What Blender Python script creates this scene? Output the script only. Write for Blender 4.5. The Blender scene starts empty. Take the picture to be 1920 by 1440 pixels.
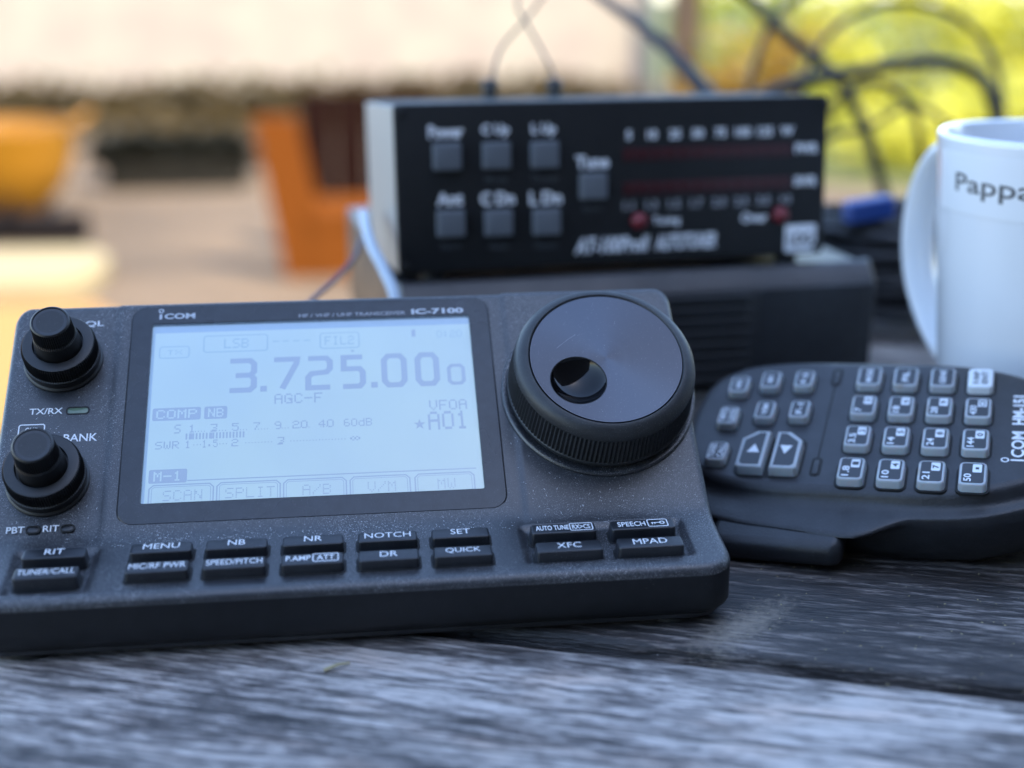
import bpy, bmesh, math, random
from math import sin, cos, pi, radians, sqrt, hypot
from mathutils import Matrix, Vector
random.seed(7)
sc = bpy.context.scene
COL = sc.collection
MM = 0.001

# ------------------------------------------------------------------ camera
cam_d = bpy.data.cameras.new('camera'); cam = bpy.data.objects.new('camera', cam_d); COL.objects.link(cam)
cam_d.sensor_width = 36.0; cam_d.lens = 2468.12 / 1920 * 36
cam_d.clip_start = 0.01; cam_d.clip_end = 500
cam.location = (0.00209, -0.25722, 0.13593)
_y, _p, _r = radians(6.78), radians(16.73), radians(-0.12)
_f = Vector((sin(_y) * cos(_p), cos(_y) * cos(_p), -sin(_p))); _rt = Vector((cos(_y), -sin(_y), 0)); _u = _rt.cross(_f)
_r2 = _rt * cos(_r) + _u * sin(_r); _u2 = _u * cos(_r) - _rt * sin(_r)
cam.rotation_euler = Matrix((_r2, _u2, -_f)).transposed().to_euler()
cam_d.dof.use_dof = True; cam_d.dof.focus_distance = 0.305; cam_d.dof.aperture_fstop = 6.0
sc.camera = cam

# ------------------------------------------------------------------ world, sun, exposure
SUN_EL, SUN_AZ = radians(52), radians(140)       # azimuth clockwise from +Y: behind the camera, to the right
w = bpy.data.worlds.new('World'); sc.world = w; w.use_nodes = True
nt = w.node_tree; bg = nt.nodes['Background']
sky = nt.nodes.new('ShaderNodeTexSky'); sky.sky_type = 'NISHITA'; sky.sun_disc = False
sky.sun_elevation = SUN_EL; sky.sun_rotation = SUN_AZ; sky.air_density = 1.0; sky.dust_density = 0.6; sky.ozone_density = 1.5
nt.links.new(sky.outputs[0], bg.inputs[0]); bg.inputs[1].default_value = 0.15
sd = bpy.data.lights.new('sun', 'SUN'); sd.energy = 2.0; sd.angle = radians(0.5); sd.color = (1.0, 0.88, 0.70)
so = bpy.data.objects.new('sun', sd); COL.objects.link(so)
_s = Vector((sin(SUN_AZ) * cos(SUN_EL), cos(SUN_AZ) * cos(SUN_EL), sin(SUN_EL)))
so.rotation_euler = _s.to_track_quat('Z', 'Y').to_euler(); so.location = _s * 20
vs = sc.view_settings; vs.view_transform = 'Standard'; vs.look = 'None'; vs.exposure = 2.45; vs.gamma = 1.0; vs.use_curve_mapping = False
sc.render.engine = 'CYCLES'; sc.cycles.use_denoising = True; sc.cycles.max_bounces = 8
sc.cycles.caustics_reflective = False; sc.cycles.caustics_refractive = False

# ------------------------------------------------------------------ materials
MAT = {}
def mat(name, col, rough=.5, metal=0., spec=.5, **kw):
    m = bpy.data.materials.new(name); m.use_nodes = True; n = m.node_tree.nodes; b = n['Principled BSDF']
    b.inputs['Base Color'].default_value = (*col, 1); b.inputs['Roughness'].default_value = rough
    b.inputs['Metallic'].default_value = metal; b.inputs['Specular IOR Level'].default_value = spec
    for k, v in kw.items(): b.inputs[k.replace('_', ' ')].default_value = v
    MAT[name] = m; return m
def nodes(m): return m.node_tree.nodes, m.node_tree.links, m.node_tree.nodes['Principled BSDF']
def coords(m, scale=(1, 1, 1), kind='Object'):
    n, l, b = nodes(m); tc = n.new('ShaderNodeTexCoord'); mp = n.new('ShaderNodeMapping'); mp.inputs['Scale'].default_value = scale
    l.new(tc.outputs[kind], mp.inputs[0]); return mp.outputs[0]
def noise(m, vec, scale, detail=3, rough=.55):
    n, l, b = nodes(m); t = n.new('ShaderNodeTexNoise'); t.inputs['Scale'].default_value = scale; t.inputs['Detail'].default_value = detail; t.inputs['Roughness'].default_value = rough
    l.new(vec, t.inputs['Vector']); return t.outputs['Fac']
def ramp(m, fac, stops):
    n, l, b = nodes(m); r = n.new('ShaderNodeValToRGB'); e = r.color_ramp.elements
    while len(e) < len(stops): e.new(.5)
    for el, (p, c) in zip(e, stops): el.position = p; el.color = (*c, 1) if len(c) == 3 else c
    l.new(fac, r.inputs[0]); return r.outputs[0]
def mix(m, fac, a, b_, mode='MIX'):
    n, l, b = nodes(m); x = n.new('ShaderNodeMix'); x.data_type = 'RGBA'; x.blend_type = mode
    for i, v in ((0, fac), (6, a), (7, b_)):
        if hasattr(v, 'is_output'): l.new(v, x.inputs[i])
        else: x.inputs[i].default_value = v if i == 0 else (*v, 1)
    return x.outputs[2]
def bump(m, h, strength, dist):
    n, l, b = nodes(m); u = n.new('ShaderNodeBump'); u.inputs['Strength'].default_value = strength; u.inputs['Distance'].default_value = dist
    l.new(h, u.inputs['Height']); l.new(u.outputs[0], b.inputs['Normal'])
def setc(m, sock, name='Base Color'):
    n, l, b = nodes(m); l.new(sock, b.inputs[name])

g3 = lambda v: (v, v, v)
def dusty(name, base, rough, grain=2600, dust=.62, dustcol=(.42, .42, .43), bs=.25, dscale=6200, patch=38, spec=.5):
    """dark moulded plastic: fine grain, settled dust flecks that come and go in patches"""
    m = mat(name, base, rough, spec=spec); v = coords(m)
    fl = noise(m, v, dscale, 1, .4); pt = noise(m, v, patch, 3, .6)
    f = ramp(m, fl, [(dust, g3(0)), (min(dust + .09, 1), g3(1))]); p = ramp(m, pt, [(.35, g3(.12)), (.68, g3(1))])
    k = mix(m, 1., f, p, 'MULTIPLY')
    tone = ramp(m, noise(m, v, 260, 4), [(.3, tuple(c * .8 for c in base)), (.7, tuple(c * 1.25 for c in base))])
    c = mix(m, k, tone, dustcol); setc(m, c)
    setc(m, ramp(m, pt, [(.3, g3(rough - .06)), (.75, g3(rough + .1))]), 'Roughness')
    bump(m, noise(m, v, grain, 2, .6), bs, .00012); return m
dusty('radio_plastic', (.012, .0135, .017), .38, dust=.615, dustcol=(.50, .50, .51), spec=.8, dscale=5600)
dusty('radio_side', (.007, .0075, .009), .5, dust=.74, bs=.2, spec=.35)
dusty('button_rubber', (.014, .0155, .019), .36, dust=.72, bs=.08)
dusty('knob_rubber', (.0085, .0085, .009), .42, dust=.70, dustcol=(.2, .2, .2), bs=.12)
dusty('dial_rubber', (.016, .017, .018), .46, dust=.66, dustcol=(.25, .25, .25), bs=.25)
dusty('knob_face', (.020, .021, .024), .34, dust=.72, bs=.05)
dusty('bezel_plastic', (.018, .021, .026), .24, dust=.715, bs=.02)
dusty('mic_plastic', (.015, .016, .019), .40, dust=.73, bs=.75, grain=1500)
dusty('mic_face', (.017, .018, .022), .44, dust=.74, bs=.22, grain=2200)
dusty('unit_black', (.020, .021, .024), .42, dust=.74, bs=.1)
dusty('tuner_black', (.0045, .005, .006), .6, dust=.76, bs=.05)
mat('seam_black', (.003, .003, .003), .7)
mat('print_white', (.72, .74, .76), .6)
mat('print_dim', (.30, .31, .34), .6)
mat('print_logo', (.50, .53, .57), .5)
mat('print_grey', (.07, .075, .085), .6)
mat('led_green', (.09, .14, .09), .25, Coat_Weight=.5)
mat('led_off', (.012, .012, .013), .3)
m = mat('dial_face', (.085, .092, .108), .36, metal=1., Anisotropic=.85)
n_, l_, b_ = nodes(m); tg = n_.new('ShaderNodeTangent'); tg.direction_type = 'RADIAL'; tg.axis = 'Z'; l_.new(tg.outputs[0], b_.inputs['Tangent'])
v = coords(m); sp = n_.new('ShaderNodeSeparateXYZ'); l_.new(v, sp.inputs[0])
ln = n_.new('ShaderNodeVectorMath'); ln.operation = 'LENGTH'; l_.new(v, ln.inputs[0])
cb = n_.new('ShaderNodeCombineXYZ'); l_.new(ln.outputs['Value'], cb.inputs[0])
setc(m, ramp(m, noise(m, cb.outputs[0], 4200, 3, .7), [(.3, g3(.31)), (.7, g3(.42))]), 'Roughness')
fk = ramp(m, noise(m, v, 5200, 1, .4), [(.73, g3(0)), (.80, g3(1))]); setc(m, mix(m, fk, (.085, .092, .108), (.3, .3, .3)))
mat('dimple_black', (.003, .003, .004), .09, spec=.32)
# LCD: backlit pale blue layer, ink segments and clear cover
def lcd(name, col, e, em):
    m = mat(name, col, .45); b = nodes(m)[2]; b.inputs['Emission Color'].default_value = (*em, 1); b.inputs['Emission Strength'].default_value = e; return m
lcd('lcd_back', (.36, .46, .56), .082, (.42, .80, 1.0))
lcd('lcd_ink', (.25, .32, .46), .082, (.33, .52, .82))
lcd('lcd_ink_faint', (.26, .36, .50), .082, (.35, .64, .90))
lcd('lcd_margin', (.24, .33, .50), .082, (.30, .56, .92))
for _m in ('lcd_back',):
    m = MAT[_m]; v = coords(m); b_ = nodes(m)[2]; setc(m, ramp(m, noise(m, v, 32, 2), [(.3, (.46, .76, .96)), (.7, (.56, .89, 1.0))]), 'Emission Color')
m = mat('clear_cover', (1, 1, 1), .08); n_, l_, b_ = nodes(m)
tr = n_.new('ShaderNodeBsdfTransparent'); gl = n_.new('ShaderNodeBsdfGlossy'); gl.inputs['Roughness'].default_value = .12
lw = n_.new('ShaderNodeFresnel'); lw.inputs[0].default_value = 1.45; mx = n_.new('ShaderNodeMixShader')
l_.new(lw.outputs[0], mx.inputs[0]); l_.new(tr.outputs[0], mx.inputs[1]); l_.new(gl.outputs[0], mx.inputs[2]); l_.new(mx.outputs[0], n_['Material Output'].inputs[0])
# microphone keys: milky silicone
m = mat('key_silicone', (.37, .40, .42), .42, Subsurface_Weight=.25, Subsurface_Scale=.001); v = coords(m)
setc(m, mix(m, ramp(m, noise(m, v, 160, 2), [(.62, g3(0)), (.74, g3(.55))]), (.37, .40, .42), (.27, .22, .15)))
mat('key_white', (.62, .66, .68), .45)
mat('key_dark', (.024, .027, .033), .45)
mat('key_print', (.66, .70, .74), .5)
# mug, tuner, wires
mat('mug_glaze', (.79, .80, .81), .16, Coat_Weight=.6, Coat_Roughness=.05)
mat('label_tape', (.79, .80, .81), .35)
mat('ink_dark', (.10, .10, .10), .5)
mat('tuner_side', (.33, .33, .31), .45)
mat('tuner_button', (.13, .145, .165), .5)
mat('tuner_print', (.84, .86, .9), .6)
mat('led_red', (.17, .008, .016), .3, Coat_Weight=.4)
mat('led_red_dim', (.036, .003, .006), .3)
mat('led_strip', (.045, .002, .006), .35)
mat('wire_black', (.02, .02, .022), .5)
mat('wire_grey', (.10, .11, .13), .5)
mat('wire_thin', (.035, .035, .035), .5)
mat('cable_pale', (.42, .50, .58), .45)
mat('wire_violet', (.11, .10, .14), .5)
mat('blue_plastic', (.014, .06, .27), .45)
mat('straw', (.42, .36, .20), .6)
# weathered table boards
def wood(name, dark, mid, light, bias):
    m = mat(name, mid, .5, spec=.5); v = coords(m, (14, 120, 120)); v2 = coords(m); v3 = coords(m, (80, 620, 620)); v4 = coords(m, (14, 38, 38)); v5 = coords(m, (220, 2000, 2000)); v6 = coords(m, (3.5, 160, 160))
    n, l, b = nodes(m)
    def acc(x, k, y):
        q = n.new('ShaderNodeMath'); q.operation = 'MULTIPLY_ADD'; l.new(x, q.inputs[0]); q.inputs[1].default_value = k
        if hasattr(y, 'is_output'): l.new(y, q.inputs[2])
        else: q.inputs[2].default_value = y
        return q.outputs[0]
    f = acc(noise(m, v4, 1.0, 4, .6), .7, bias - .375); f = acc(noise(m, v, 1.0, 5, .6), .45, f); f = acc(noise(m, v3, 1.0, 4, .65), .95, f); fb = acc(noise(m, v5, 1.0, 3, .6), .55, f)
    c = ramp(m, fb, [(.50, dark), (.68, mid), (.90, light)])
    ck = noise(m, v6, 1., 2, .5); cr = ramp(m, ck, [(.486, g3(0)), (.497, g3(.8)), (.503, g3(.8)), (.514, g3(0))]); c = mix(m, cr, c, tuple(x * .45 for x in dark))
    warm = ramp(m, noise(m, v4, 2.3, 3), [(.52, g3(0)), (.75, g3(.5))]); c = mix(m, warm, c, mix(m, 1., c, (1.15, .92, .78), 'MULTIPLY'))
    spk = ramp(m, noise(m, v2, 900, 2, .5), [(.74, g3(0)), (.79, g3(1))]); c = mix(m, spk, c, (.30, .28, .26)); setc(m, c)
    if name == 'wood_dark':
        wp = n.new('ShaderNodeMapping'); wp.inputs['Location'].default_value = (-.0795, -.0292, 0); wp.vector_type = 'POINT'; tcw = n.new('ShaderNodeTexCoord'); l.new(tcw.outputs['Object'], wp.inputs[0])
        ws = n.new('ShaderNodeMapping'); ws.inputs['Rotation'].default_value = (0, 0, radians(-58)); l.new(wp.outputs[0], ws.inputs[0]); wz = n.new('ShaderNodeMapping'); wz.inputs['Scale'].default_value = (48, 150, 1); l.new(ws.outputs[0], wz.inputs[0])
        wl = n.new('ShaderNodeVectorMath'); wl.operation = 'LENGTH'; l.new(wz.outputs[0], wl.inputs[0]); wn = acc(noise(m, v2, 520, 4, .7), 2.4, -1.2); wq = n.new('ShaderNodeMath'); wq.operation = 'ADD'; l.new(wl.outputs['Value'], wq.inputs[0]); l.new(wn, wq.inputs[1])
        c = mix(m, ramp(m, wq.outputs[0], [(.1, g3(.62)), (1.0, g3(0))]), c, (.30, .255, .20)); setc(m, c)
    setc(m, ramp(m, fb, [(.5, g3(.40)), (.9, g3(.60))]), 'Roughness')
    bump(m, fb, .7, .0011); return m
wood('wood_silver', (.032, .027, .025), (.150, .132, .122), (.58, .52, .47), -.205)
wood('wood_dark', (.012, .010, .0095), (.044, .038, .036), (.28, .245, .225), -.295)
# background
m = mat('render_cream', (.36, .30, .22), .85); v = coords(m)
setc(m, ramp(m, noise(m, v, 2.6, 3), [(.35, (.325, .255, .20)), (.65, (.37, .315, .235))]))
m = mat('gravel_tan', (.40, .31, .21), .9); v = coords(m)
setc(m, mix(m, ramp(m, noise(m, v, 90, 3), [(.35, g3(0)), (.7, g3(1))]), (.125, .082, .046), (.205, .142, .083))); setc(m, mix(m, ramp(m, noise(m, v, 1.6, 4), [(.40, g3(0)), (.62, g3(.75))]), mix(m, ramp(m, noise(m, v, 90, 3), [(.35, g3(0)), (.7, g3(1))]), (.125, .082, .046), (.205, .142, .083)), (.085, .060, .036))); bump(m, noise(m, v, 90, 3), .6, .02)
m = mat('lawn_green', (.12, .15, .03), .9); v = coords(m); setc(m, ramp(m, noise(m, v, 9, 4), [(.3, (.05, .06, .01)), (.7, (.12, .125, .02))]))
mat('stone_pale', (.31, .245, .125), .85); mat('sand_ochre', (.33, .175, .045), .9)
mat('soil_olive', (.07, .048, .020), .9, spec=.08); mat('stone_dark', (.018, .016, .012), .85, spec=.08)
mat('tub_orange', (.30, .125, .002), .5); mat('hose_dark', (.012, .009, .008), .7, spec=.08)
mat('rust_wood', (.15, .042, .005), .75, spec=.08); mat('rust_dark', (.012, .0035, .002), .8, spec=.08); mat('post_brown', (.075, .045, .024), .85)
mat('shade_block_dark', (.06, .05, .045), .85); mat('shade_roof_dark', (.04, .04, .04), .8)  # dark surfaces of the added, unseen sun blocker
def leafm(name, c):
    m = mat(name, c, .5); n, l, b = nodes(m); t = n.new('ShaderNodeBsdfTranslucent'); t.inputs[0].default_value = (*[min(1, x * 1.25) for x in c], 1)
    x = n.new('ShaderNodeMixShader'); x.inputs[0].default_value = .45; l.new(b.outputs[0], x.inputs[1]); l.new(t.outputs[0], x.inputs[2]); l.new(x.outputs[0], n['Material Output'].inputs[0])
leafm('leaf_dark', (.022, .020, .010)); leafm('leaf_lime', (.55, .52, .07)); leafm('leaf_gold', (.36, .22, .03)); leafm('leaf_green', (.36, .38, .03)); leafm('leaf_olive', (.085, .058, .018))

# ------------------------------------------------------------------ mesh helpers (millimetres in, metres out)
class MB:
    def __init__(s): s.v = []; s.f = []
    def add(s, vs_, fs):
        o = len(s.v); s.v += [tuple(p) for p in vs_]; s.f += [tuple(i + o for i in f) for f in fs]; return s
    def loft(s, loops, c0=True, c1=True):
        n = len(loops[0]); vs_ = [p for L in loops for p in L]; fs = []
        for k in range(len(loops) - 1):
            for i in range(n):
                j = (i + 1) % n; fs.append((k * n + i, k * n + j, (k + 1) * n + j, (k + 1) * n + i))
        if c0: fs.append(tuple(reversed(range(n))))
        if c1: fs.append(tuple(range((len(loops) - 1) * n, len(loops) * n)))
        return s.add(vs_, fs)
    def lathe(s, prof, seg=48, c=(0, 0, 0), c0=True, c1=True, rib=None):
        L = []
        for i, (r, z) in enumerate(prof):
            lp = []
            for k in range(seg):
                a = 2 * pi * k / seg; rr = r
                if rib and rib[0] <= i <= rib[1]: rr = r - (rib[2] if k % 2 else 0)
                lp.append((c[0] + rr * cos(a), c[1] + rr * sin(a), c[2] + z))
            L.append(lp)
        return s.loft(L, c0, c1)
    def plate(s, x0, x1, y0, y1, r, z0, z1, b=.3, taper=0, n=5):
        L = [rr(x0 - taper, x1 + taper, y0 - taper, y1 + taper, r + taper, z0, n)]
        for k in range(4):
            a = pi / 2 * k / 3; d = b * (1 - cos(a)); L.append(rr(x0 + d, x1 - d, y0 + d, y1 - d, max(r - d, .02), z1 - b + b * sin(a), n))
        return s.loft(L)
    def frame(s, o, i, z0, z1, ro, ri, b=.2, n=6):
        """flat plate with a rounded window: o,i = (x0,x1,y0,y1)"""
        return s.loft([rr(*o, ro, z0, n), rr(*o, ro, z1 - b, n), rr(o[0] + b, o[1] - b, o[2] + b, o[3] - b, max(ro - b, .05), z1, n),
                       rr(i[0] - b, i[1] + b, i[2] - b, i[3] + b, ri + b, z1, n), rr(*i, ri, z1 - b, n), rr(*i, ri, z0, n)], False, False)
    def quad(s, x0, x1, y0, y1, z): return s.add([(x0, y0, z), (x1, y0, z), (x1, y1, z), (x0, y1, z)], [(0, 1, 2, 3)])
    def box(s, x0, x1, y0, y1, z0, z1):
        return s.add([(x0, y0, z0), (x1, y0, z0), (x1, y1, z0), (x0, y1, z0), (x0, y0, z1), (x1, y0, z1), (x1, y1, z1), (x0, y1, z1)],
                     [(3, 2, 1, 0), (4, 5, 6, 7), (0, 1, 5, 4), (1, 2, 6, 5), (2, 3, 7, 6), (3, 0, 4, 7)])
    def tube(s, pts, rad, seg=10, smooth=8):
        P = [Vector(p) for p in pts]; C = []
        if smooth and len(P) > 2:
            Q = [P[0] * 2 - P[1]] + P + [P[-1] * 2 - P[-2]]
            for i in range(1, len(Q) - 2):
                for k in range(smooth):
                    t = k / smooth; a, b, c, d = Q[i - 1:i + 3]
                    C.append(.5 * ((2 * b) + (c - a) * t + (2 * a - 5 * b + 4 * c - d) * t * t + (3 * b - a - 3 * c + d) * t ** 3))
            C.append(P[-1])
        else: C = P
        L = []; up = Vector((.13, .21, .97))
        for i, p in enumerate(C):
            t = (C[min(i + 1, len(C) - 1)] - C[max(i - 1, 0)]).normalized(); x = t.cross(up)
            if x.length < .05: x = t.cross(Vector((1, 0, 0)))
            x.normalize(); y = x.cross(t); up = y
            r = rad(i / (len(C) - 1)) if callable(rad) else rad
            L.append([p + x * r * cos(2 * pi * k / seg) + y * r * sin(2 * pi * k / seg) for k in range(seg)])
        return s.loft(L)
    def stroke(s, pts, wd, z, closed=False):
        n = len(pts); Lf = []; Rt = []
        for i, p in enumerate(pts):
            a = pts[i - 1] if (i or closed) else None; b = pts[(i + 1) % n] if (i < n - 1 or closed) else None
            da = Vector((p[0] - a[0], p[1] - a[1])).normalized() if a else None; db = Vector((b[0] - p[0], b[1] - p[1])).normalized() if b else None
            t = ((da or db) + (db or da)).normalized(); nn = Vector((-t.y, t.x)); k = wd / 2 / max(.45, nn.dot(Vector((-(da or db).y, (da or db).x))))
            Lf.append((p[0] + nn.x * k, p[1] + nn.y * k, z)); Rt.append((p[0] - nn.x * k, p[1] - nn.y * k, z))
        m = n if closed else n - 1
        return s.add(Lf + Rt, [(n + i, n + (i + 1) % n, (i + 1) % n, i) for i in range(m)])
    def build(s, name, material, parent=None, M=None, smooth=40, loc=None):
        me = bpy.data.meshes.new(name); me.from_pydata([(a * MM, b * MM, c * MM) for a, b, c in s.v], [], s.f); me.materials.append(MAT[material])
        bm = bmesh.new(); bm.from_mesh(me)
        if len(s.f) > 2 and smooth: bmesh.ops.recalc_face_normals(bm, faces=bm.faces)
        if smooth:
            for f in bm.faces: f.smooth = True
            for e in bm.edges:
                if len(e.link_faces) == 2 and e.calc_face_angle(0) > radians(smooth): e.smooth = False
        bm.to_mesh(me); bm.free()
        return link(name, me, parent, M, loc)
def link(name, me, parent=None, M=None, loc=None):
    o = bpy.data.objects.new(name, me); COL.objects.link(o)
    if parent: o.parent = parent
    if M is not None: o.matrix_basis = M
    if loc: o.location = [c * MM for c in loc]
    return o
def rr(x0, x1, y0, y1, r, z, n=5):
    r = min(r, (x1 - x0) / 2, (y1 - y0) / 2); out = []
    for cx, cy, a0 in ((x1 - r, y0 + r, -90), (x1 - r, y1 - r, 0), (x0 + r, y1 - r, 90), (x0 + r, y0 + r, 180)):
        for k in range(n + 1):
            a = radians(a0 + 90 * k / n); out.append((cx + r * cos(a), cy + r * sin(a), z))
    return out
def frame_m(o, ex, ey):
    ex = Vector(ex).normalized(); ey = Vector(ey).normalized(); ez = ex.cross(ey)
    M = Matrix((ex, ey, ez)).transposed().to_4x4(); M.translation = Vector(o) * MM; return M
def T(x, y, z=0): return Matrix.Translation((x * MM, y * MM, z * MM))
def thing(name, label, cat, loc=(0, 0, 0), group=None, M=None):
    o = bpy.data.objects.new(name, None); COL.objects.link(o); o.empty_display_size = .02
    if M is not None: o.matrix_basis = M
    else: o.location = [c * MM for c in loc]
    return tag(o, label, cat, group)
def tag(o, label, cat, group=None):
    o['label'] = label; o['category'] = cat
    if group: o['group'] = group
    return o
def struct(o): o['kind'] = 'structure'; return o
def stuff(o): o['kind'] = 'stuff'; return o

# lettering: built-in font outlines turned into flat mesh and fitted to a box
_tc = {}
def glyphs(s, off=0., shear=0., sp=1.):
    k = (s, off, shear, sp)
    if k not in _tc:
        c = bpy.data.curves.new('t', 'FONT'); c.body = s; c.size = 1; c.resolution_u = 3; c.offset = off; c.shear = shear; c.space_character = sp; c.fill_mode = 'FRONT'
        o = bpy.data.objects.new('t', c); me = bpy.data.meshes.new_from_object(o)
        vs_ = [(v.co.x, v.co.y) for v in me.vertices]; fs = [tuple(p.vertices) for p in me.polygons]
        bpy.data.objects.remove(o); bpy.data.curves.remove(c); bpy.data.meshes.remove(me)
        x0, x1 = min(p[0] for p in vs_), max(p[0] for p in vs_); y0, y1 = min(p[1] for p in vs_), max(p[1] for p in vs_)
        _tc[k] = ([((x - x0) / (x1 - x0), (y - y0) / (y1 - y0)) for x, y in vs_], fs, (x1 - x0) / (y1 - y0))
    return _tc[k]
def text(mb, s, x0, x1, y0, y1, z, off=.01, shear=0., rot=False, sp=1.):
    """rot: reading direction along +y, glyph tops towards -x; x0..x1,y0..y1 is always the filled box"""
    vs_, fs, asp = glyphs(s, off, shear, sp)
    if not rot: P = [(x0 + u * (x1 - x0), y0 + v * (y1 - y0), z) for u, v in vs_]
    else: P = [(x1 - v * (x1 - x0), y0 + u * (y1 - y0), z) for u, v in vs_]
    return mb.add(P, fs)
def textc(mb, s, cx, cy, h, z, maxw=None, off=.01, **k):
    a = glyphs(s, off, k.get('shear', 0.), k.get('sp', 1.))[2]; wd = h * a
    if maxw: wd = min(wd, maxw)
    return text(mb, s, cx - wd / 2, cx + wd / 2, cy - h / 2, cy + h / 2, z, off, **k)

# 5x7 dot font for the display
PX = {'A': '0E11111F111111', 'B': '1E11111E11111E', 'C': '0E11101010110E', 'D': '1E11111111111E', 'E': '1F10101E10101F', 'F': '1F10101E101010', 'G': '0E11101713110F', 'I': '0E04040404040E',
      'L': '1010101010101F', 'M': '111B1515111111', 'N': '11191915131311', 'O': '0E11111111110E', 'P': '1E11111E101010', 'R': '1E11111E141211', 'S': '0F10100E01011E', 'T': '1F040404040404', 'V': '11111111110A04',
      'W': '1111111515150A', 'X': '11110A040A1111', '0': '0E11111111110E', '1': '040C040404040E', '2': '0E11010E10101F', '3': '1F010106010E1E'[:14], '4': '02060A121F0202', '5': '1F101E0101110E', '6': '0E10101E11110E',
      '7': '1F010204040808', '9': '0E11110F01010E', '/': '01010204081010', '-': '0000001F000000', '.': '000000000C0C00', 'd': '01010F1111110F', '*': '00040E1F0E1B11', '=': '00000A15150A00', ' ': '00000000000000', ':': '000C0C000C0C00'}
def dots(mb, s, x0, x1, y0, y1, z, fill=1.):
    nc = len(s) * 6 - 1; px = (x1 - x0) / nc; py = (y1 - y0) / 7
    for k, ch in enumerate(s):
        g = PX[ch]
        for r in range(7):
            row = int(g[2 * r:2 * r + 2], 16); c = 0
            while c < 5:
                if row >> (4 - c) & 1:
                    e = c
                    while e < 4 and row >> (3 - e) & 1: e += 1
                    X = x0 + (k * 6 + c) * px; mb.quad(X, X + (e - c + fill) * px, y1 - (r + fill) * py, y1 - r * py, z); c = e
                c += 1
    return mb
def ring2(mb, cx, cy, r, wd, z, n=24): return mb.stroke([(cx + r * cos(2 * pi * k / n), cy + r * sin(2 * pi * k / n)) for k in range(n)], wd, z, True)
def rbox2(mb, x0, x1, y0, y1, r, wd, z): return mb.stroke([(p[0], p[1]) for p in rr(x0, x1, y0, y1, r, 0, 4)], wd, z, True)

# ================================================================== SETTING
def leaf_mesh(name, material, blobs, n, size, parent=None, M=None):
    mb = MB()
    for _ in range(n):
        c, rad = random.choice(blobs)
        while True:
            d = Vector((random.uniform(-1, 1), random.uniform(-1, 1), random.uniform(-1, 1)))
            if .25 < d.length < 1: break
        p = Vector(c) + Vector((d.x * rad[0], d.y * rad[1], d.z * rad[2]))
        L = size * random.uniform(.6, 1.3); W = L * random.uniform(.28, .42)
        t = Vector((random.gauss(0, 1), random.gauss(0, 1), random.gauss(-.2, .7))).normalized(); s = t.cross(Vector((random.gauss(0, .5), random.gauss(0, .5), 1))).normalized(); nn = s.cross(t)
        mb.add([p, p + t * L * .45 + s * W + nn * W * .3, p + t * L, p + t * L * .45 - s * W + nn * W * .3], [(0, 1, 2), (0, 2, 3)])
    return mb.build(name, material, parent, M, smooth=0)

mb = MB(); mb.quad(-60000, 60000, -20000, 120000, -740); struct(mb.build('ground', 'gravel_tan', smooth=0))
mb = MB()
mb.add([(1500, 6200, -735), (4000, 4200, -735), (60000, 4200, -735), (60000, 100000, -735), (2900, 100000, -735), (2900, 9000, -735)], [(0, 1, 2, 3, 4, 5)]); struct(mb.build('lawn', 'lawn_green', smooth=0))
mb = MB(); mb.loft([[(x, y, z) for x, y in ((-1400, 2200), (-330, 2500), (-480, 3050), (-760, 3560), (-1700, 3600), (-1900, 2600))] for z in (-739, -728)]); struct(mb.build('sand_path', 'sand_ochre', smooth=0))

# unseen house form added behind the camera to shade table and front faces
SHADE_BLOCK = frame_m((1000, -1190, -740), (.766, .643, 0), (-.643, .766, 0))
mb = MB(); mb.box(-6500, 2700, -3000, 0, 0, 3350); struct(mb.build('unseen_shade_block', 'shade_block_dark', M=SHADE_BLOCK, smooth=0))
mb = MB(); mb.loft([[(x, 120, 3352), (x, 120, 3420), (x, -1500, 4400), (x, -3120, 3420), (x, -3120, 3352)] for x in (-6650, 2850)]); struct(mb.build('unseen_shade_roof', 'shade_roof_dark', M=SHADE_BLOCK, smooth=0))

# cream garden wall with coping and brown end post
t = thing('garden_wall', 'blurred sunlit cream rendered wall across the back left', 'wall', (-2000, 9900, -740))
mb = MB(); mb.box(-7000, 4300, 0, 260, 0, 1900); mb.build('wall_face', 'render_cream', t, smooth=0)
mb = MB(); mb.box(-7020, 4320, -30, 290, 1902, 1970); mb.build('coping', 'render_cream', t, smooth=0)
mb = MB(); mb.box(-7000, 4300, -60, -4, 0, 60); mb.build('plinth', 'soil_olive', t, smooth=0)
t = thing('gate_post', 'blurred brown post at the right end of the cream wall', 'post', (2500, 9700, -740))
mb = MB(); mb.plate(-110, 110, -110, 110, 12, 0, 1500, 12); mb.build('shaft', 'post_brown', t); mb = MB(); mb.plate(-135, 135, -135, 135, 12, 1502, 1560, 12); mb.build('cap', 'post_brown', t)

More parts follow.
